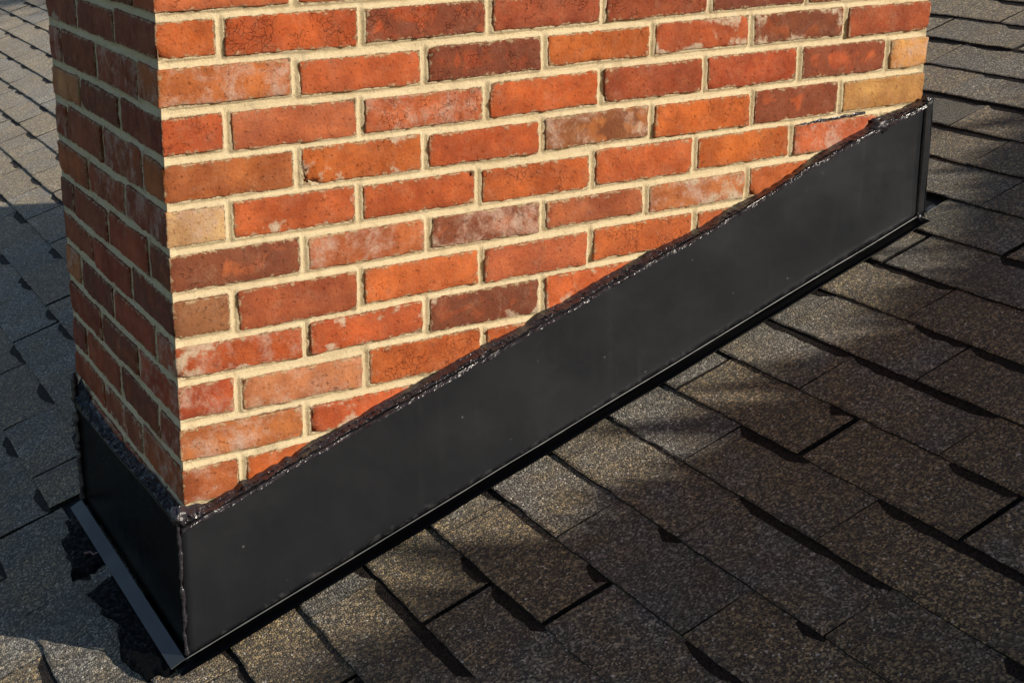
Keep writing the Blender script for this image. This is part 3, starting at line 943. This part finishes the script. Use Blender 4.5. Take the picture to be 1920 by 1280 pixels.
# blobs at the ends of the beads
def blob(name, c, r, mat, seed, sq=(1, 1, 1), nrm=False):
    V, F = [], []
    nu, nv = 16, 10
    for i in range(nv + 1):
        for j in range(nu):
            th = math.pi * i / nv; ph = 2 * math.pi * j / nu
            d = np.array([math.sin(th) * math.cos(ph), math.sin(th) * math.sin(ph), math.cos(th)])
            k = 1 + .55 * noise.noise(Vector(d) * 2.2 + Vector((seed, 0, 0))) + .3 * noise.noise(Vector(d) * 6 + Vector((seed, 0, 0)))
            V.append(np.array(c) + d * r * k * np.array(sq))
    for i in range(nv):
        for j in range(nu):
            F.append((i * nu + j, (i + 1) * nu + j, (i + 1) * nu + (j + 1) % nu, i * nu + (j + 1) % nu))
    return flink(name, mesh_np(name, V, F, [mat], True))
blob('sealant_blob', (XE + .004, -.018, roofz(XE) + .014), .006, M_TAR, 4.1)
blob('sealant_blob', (XE + .006, -.014, ftop(XE) + .010), .0065, M_TAR, 7.7)
blob('sealant_blob', (1.300, -.010, -.300), .013, M_TAR, 2.2, (1.7, .8, .9))
blob('sealant_blob', (-.012, -.012, -.722), .013, M_TAR, 5.2)
# sealant dragged along a bed joint near the upper end
def drag(t):
    x = 1.118 + .155 * t
    z = -.2825 + .006 * t + .002 * noise.noise(Vector((x * 60, 0, 0)))
    w = .0012 + .0035 * max(0, .4 + noise.noise(Vector((x * 45, 5, 0))))
    return (x, .0008, z - w), (x, .0012, z + w)
flink('sealant_smear', bead('sealant_smear', drag, .0022, .01, (0, -1, 0), 12.0, 120, 5))

# tar smeared on the shingles below the front flange
def smear(name, outline, h, mat, seed):
    """closed outline (x,y) on the roof -> low lumpy mound"""
    ox = np.array(outline)
    c = ox.mean(0)
    V, F = [], []
    rings = 7
    n = 72
    per = np.linspace(0, len(outline), n, endpoint=False)
    ptsr = []
    for q in per:
        i = int(q); f = q - i
        p = ox[i] * (1 - f) + ox[(i + 1) % len(outline)] * f
        ptsr.append(p + .010 * np.array([noise.noise(Vector((q * 1.9, seed, 0))), noise.noise(Vector((q * 1.9, seed, 5)))]))
    for r_ in range(rings):
        s_ = 1 - r_ / rings
        for p in ptsr:
            q = c + (p - c) * s_
            hh = h * (1 - s_ ** 6) * (1 + .8 * noise.noise(Vector((q[0] * 60, q[1] * 60, seed)))) + .0088
            if r_ == 0: hh = -.002
            V.append(onroof(q[0], q[1], hh))
    V.append(onroof(c[0], c[1], h + .0088))
    for r_ in range(rings - 1):
        for i in range(n):
            F.append((r_ * n + i, r_ * n + (i + 1) % n, (r_ + 1) * n + (i + 1) % n, (r_ + 1) * n + i))
    for i in range(n):
        F.append(((rings - 1) * n + i, (rings - 1) * n + (i + 1) % n, rings * n))
    return flink(name, mesh_np(name, V, F, [mat], True))
smear('tar_smear', [(-.030, .545), (-.055, .535), (-.058, .49), (-.080, .475), (-.078, .37), (-.090, .345), (-.060, .325), (-.030, .33)], .003, M_TARM, 1)
smear('tar_smear', [(-.030, .31), (-.088, .300), (-.072, .245), (-.070, .16), (-.088, .075), (-.070, .0), (-.045, -.035), (-.028, -.030)], .003, M_TARM, 6)

scrap = thing('scrap', 'tiny pinkish scrap stuck in the black tar beside the lower flashing', 'debris', tuple(onroof(-.056, .385, .015)))
sp = [(0, 0, 0), (.010, -.003, .002), (.012, -.012, .001), (.020, -.014, .003)]
link('scrap_stem', tube('scrap_stem', [np.array(sp[0]) + (np.array(sp[min(3, int(t))]) if False else np.array([np.interp(t, range(4), [q[a] for q in sp]) for a in range(3)])) for t in np.linspace(0, 3, 18)], .0018, mat_plain('pink_scrap', (.30, .17, .17)), 6, .3, 150), scrap)

# ------------------------------------------------------------------ tree beyond the rake, which shades the roof
# TREE-BEGIN
def leaf_mat():
    s = N('tree_leaf')
    rnd = s.attr('lv')
    s.set(s.b.inputs['Base Color'], s.mix(rnd, rgb(.035, .070, .018), rgb(.085, .130, .035)))
    s.b.inputs['Roughness'].default_value = 0.6
    return s.mat
BX = [-.6, .2, 1.04, 1.2, 1.5, 1.8, 2.4, 3.4]
BY = [-.245, -.245, -.25, -.22, -.10, .03, .12, .2]
tree = thing('broadleaf_tree', 'leafy green tree beyond the roof edge that shades the right-hand shingles', 'tree', (3.2, -3.9, -6))
V, F, A = [], [], []
r = random.Random(5)
cnt = 0
while cnt < 15000:
    x = r.uniform(-.75, 3.4)
    d = r.random() ** 1.25 * 1.25
    t = r.uniform(2.55, 3.7) + d * .5
    edge = float(np.interp(x, BX, BY)) + .018 * noise.noise(Vector((x * 9, 0, 1))) + .035 * noise.noise(Vector((x * 2.7, 0, 6)))
    y = edge - d * 1.25 - .012
    if ((x - .56) / .07) ** 2 + ((y + .70) / .05) ** 2 < 1: continue
    if noise.noise(Vector((x * 5, y * 5, 2.2))) > .45 and d > .1: continue
    P = Vector(onroof(x, y)) + SUN * t
    sz = r.uniform(.035, .062)
    a = Vector((r.gauss(0, 1), r.gauss(0, 1), r.gauss(0, .6))).normalized()
    b = a.cross(Vector((r.gauss(0, 1), r.gauss(0, 1), r.gauss(0, 1)))).normalized()
    o = len(V)
    V += [P - a * sz, P - b * sz * .45 + a * sz * .1, P + a * sz, P + b * sz * .45 + a * sz * .1]
    F.append((o, o + 1, o + 2, o + 3)); A += [r.random()] * 4
    cnt += 1
link('crown', mesh_np('crown', V, F, [leaf_mat()], False, None, {'lv': A}), tree, (-3.2, 3.9, 6))
bark = mat_plain('bark', (.12, .09, .065), .95)
tp = [(3.2 + .12 * math.sin(z), -3.9 + .1 * math.cos(z * 1.3), z) for z in np.linspace(-6, .1, 30)]
link('trunk', tube('trunk', tp, [.20 - .14 * i / 29 for i in range(30)], bark, 12, .12, 6, 1, 1, (0, 1, 0)), tree, (-3.2, 3.9, 6))
for q in range(9):
    e = Vector(onroof(-.2 + q * .42, -.9)) + SUN * 3.3
    st = Vector((3.25, -3.9, -1.6 + .18 * q))
    pp = [st.lerp(e, u) + Vector((0, 0, .35 * math.sin(u * 3.1))) for u in np.linspace(0, 1, 14)]
    link('limb', tube('limb', pp, [.055 - .045 * i / 13 for i in range(14)], bark, 8, .15, 9, 1, q, (0, 0.3, 1)), tree, (-3.2, 3.9, 6))
west = thing('broadleaf_tree', 'unseen leaning tree added over the lower roof corner to hold back sky light', 'tree', (-3.0, -4.6, -6))
# unseen leaf dome added to hold back sky light; gap left for the sun
def sun_blocked_ok(P):
    """False when a leaf at P would shade a part of the place that stands in the sun"""
    t = P.y / SUN.y                         # down-sun to the chimney face
    if t > 0:
        q = P - SUN * t
        if -.12 < q.x < 1.55 and roofz(q.x) < q.z < .35: return False
    t = (P.z - roofz(P.x)) / (SUN.z - MS * SUN.x)
    q = P - SUN * t
    e = float(np.interp(q.x, BX, BY))
    return not (-1.2 < q.x < 3.2 and e - .03 < q.y < 7.5)
cr = {0: ([], [], []), 1: ([], [], [])}
cnt = 0
while cnt < 26000:
    az = math.radians(r.uniform(60, 240)); el = math.asin(r.uniform(math.sin(math.radians(4)), math.sin(math.radians(80))))
    rad = r.uniform(2.9, 4.6)
    P = Vector((.9, -.75, -.55)) + Vector((math.sin(az) * math.cos(el), math.cos(az) * math.cos(el), math.sin(el))) * rad
    if P.z < roofz(P.x) + .45: continue
    if noise.noise(P * 1.3) < -.45: continue
    cnt += 1
    if not sun_blocked_ok(P): continue
    x_, y_, z_ = pix(P)
    if z_ > 0 and -900 < x_ < 2800 and -900 < y_ < 2100: continue
    V, F, A = cr[0 if P.x < .9 else 1]
    sz = r.uniform(.085, .14)
    a = Vector((r.gauss(0, 1), r.gauss(0, 1), r.gauss(0, .5))).normalized()
    b = a.cross(Vector((r.gauss(0, 1), r.gauss(0, 1), r.gauss(0, 1)))).normalized()
    o = len(V)
    V += [P - a * sz, P - b * sz * .5, P + a * sz, P + b * sz * .5]
    F.append((o, o + 1, o + 2, o + 3)); A += [r.random()] * 4
link('crown', mesh_np('crown', *cr[0][:2], [leaf_mat()], False, None, {'lv': cr[0][2]}), west, (3.0, 4.6, 6))
link('crown', mesh_np('crown', *cr[1][:2], [leaf_mat()], False, None, {'lv': cr[1][2]}), tree, (-3.2, 3.9, 6))  # rest of the added leaf dome, beside the tree's own crown
tp = [(-3.0 + .1 * math.sin(z), -4.6 + .1 * math.cos(z), z) for z in np.linspace(-6, .4, 30)]
link('trunk', tube('trunk', tp, [.17 - .07 * i / 29 for i in range(30)], bark, 12, .12, 6, 1, 1, (0, 1, 0)), west, (3.0, 4.6, 6))
pp = [Vector(tp[-1]).lerp(Vector((.6, -1.9, 2.1)), u) + Vector((0, 0, .9 * math.sin(u * 3.1))) for u in np.linspace(0, 1, 24)]
link('limb', tube('limb', pp, [.10 - .085 * i / 23 for i in range(24)], bark, 10, .15, 9, 1, 3, (0, 0.3, 1)), west, (3.0, 4.6, 6))
east = thing('broadleaf_tree', 'unseen tall green tree added beyond the roof ridge to block sky light', 'tree', (7.6, 0.5, -6))  # added out of view to dim the sky light on the roof
V, F, A = [], [], []
r = random.Random(11)
for i in range(9000):
    u, w = r.uniform(-1, 1), r.uniform(0, 2 * math.pi)
    q = math.sqrt(1 - u * u)
    rad = r.uniform(.62, 1) ** .5 * (1 + .25 * noise.noise(Vector((q * math.cos(w) * 2, q * math.sin(w) * 2, u * 2))))
    P = Vector((7.6 + 2.1 * q * math.cos(w) * rad, 0.6 + 4.6 * q * math.sin(w) * rad, 3.4 + 3.6 * u * rad))
    a = Vector((r.gauss(0, 1), r.gauss(0, 1), r.gauss(0, .6))).normalized()
    b = a.cross(Vector((r.gauss(0, 1), r.gauss(0, 1), r.gauss(0, 1)))).normalized()
    sz = r.uniform(.10, .19)
    o = len(V)
    V += [P - a * sz, P - b * sz * .5, P + a * sz, P + b * sz * .5]
    F.append((o, o + 1, o + 2, o + 3)); A += [r.random()] * 4
link('crown', mesh_np('crown', V, F, [leaf_mat()], False, None, {'lv': A}), east, (-7.6, -.5, 6))
tp = [(7.6 + .15 * math.sin(z * .8), .5 + .1 * math.cos(z), z) for z in np.linspace(-6, 5, 40)]
link('trunk', tube('trunk', tp, [.28 - .2 * i / 39 for i in range(40)], bark, 12, .12, 6, 1, 1, (0, 1, 0)), east, (-7.6, -.5, 6))
# TREE-END
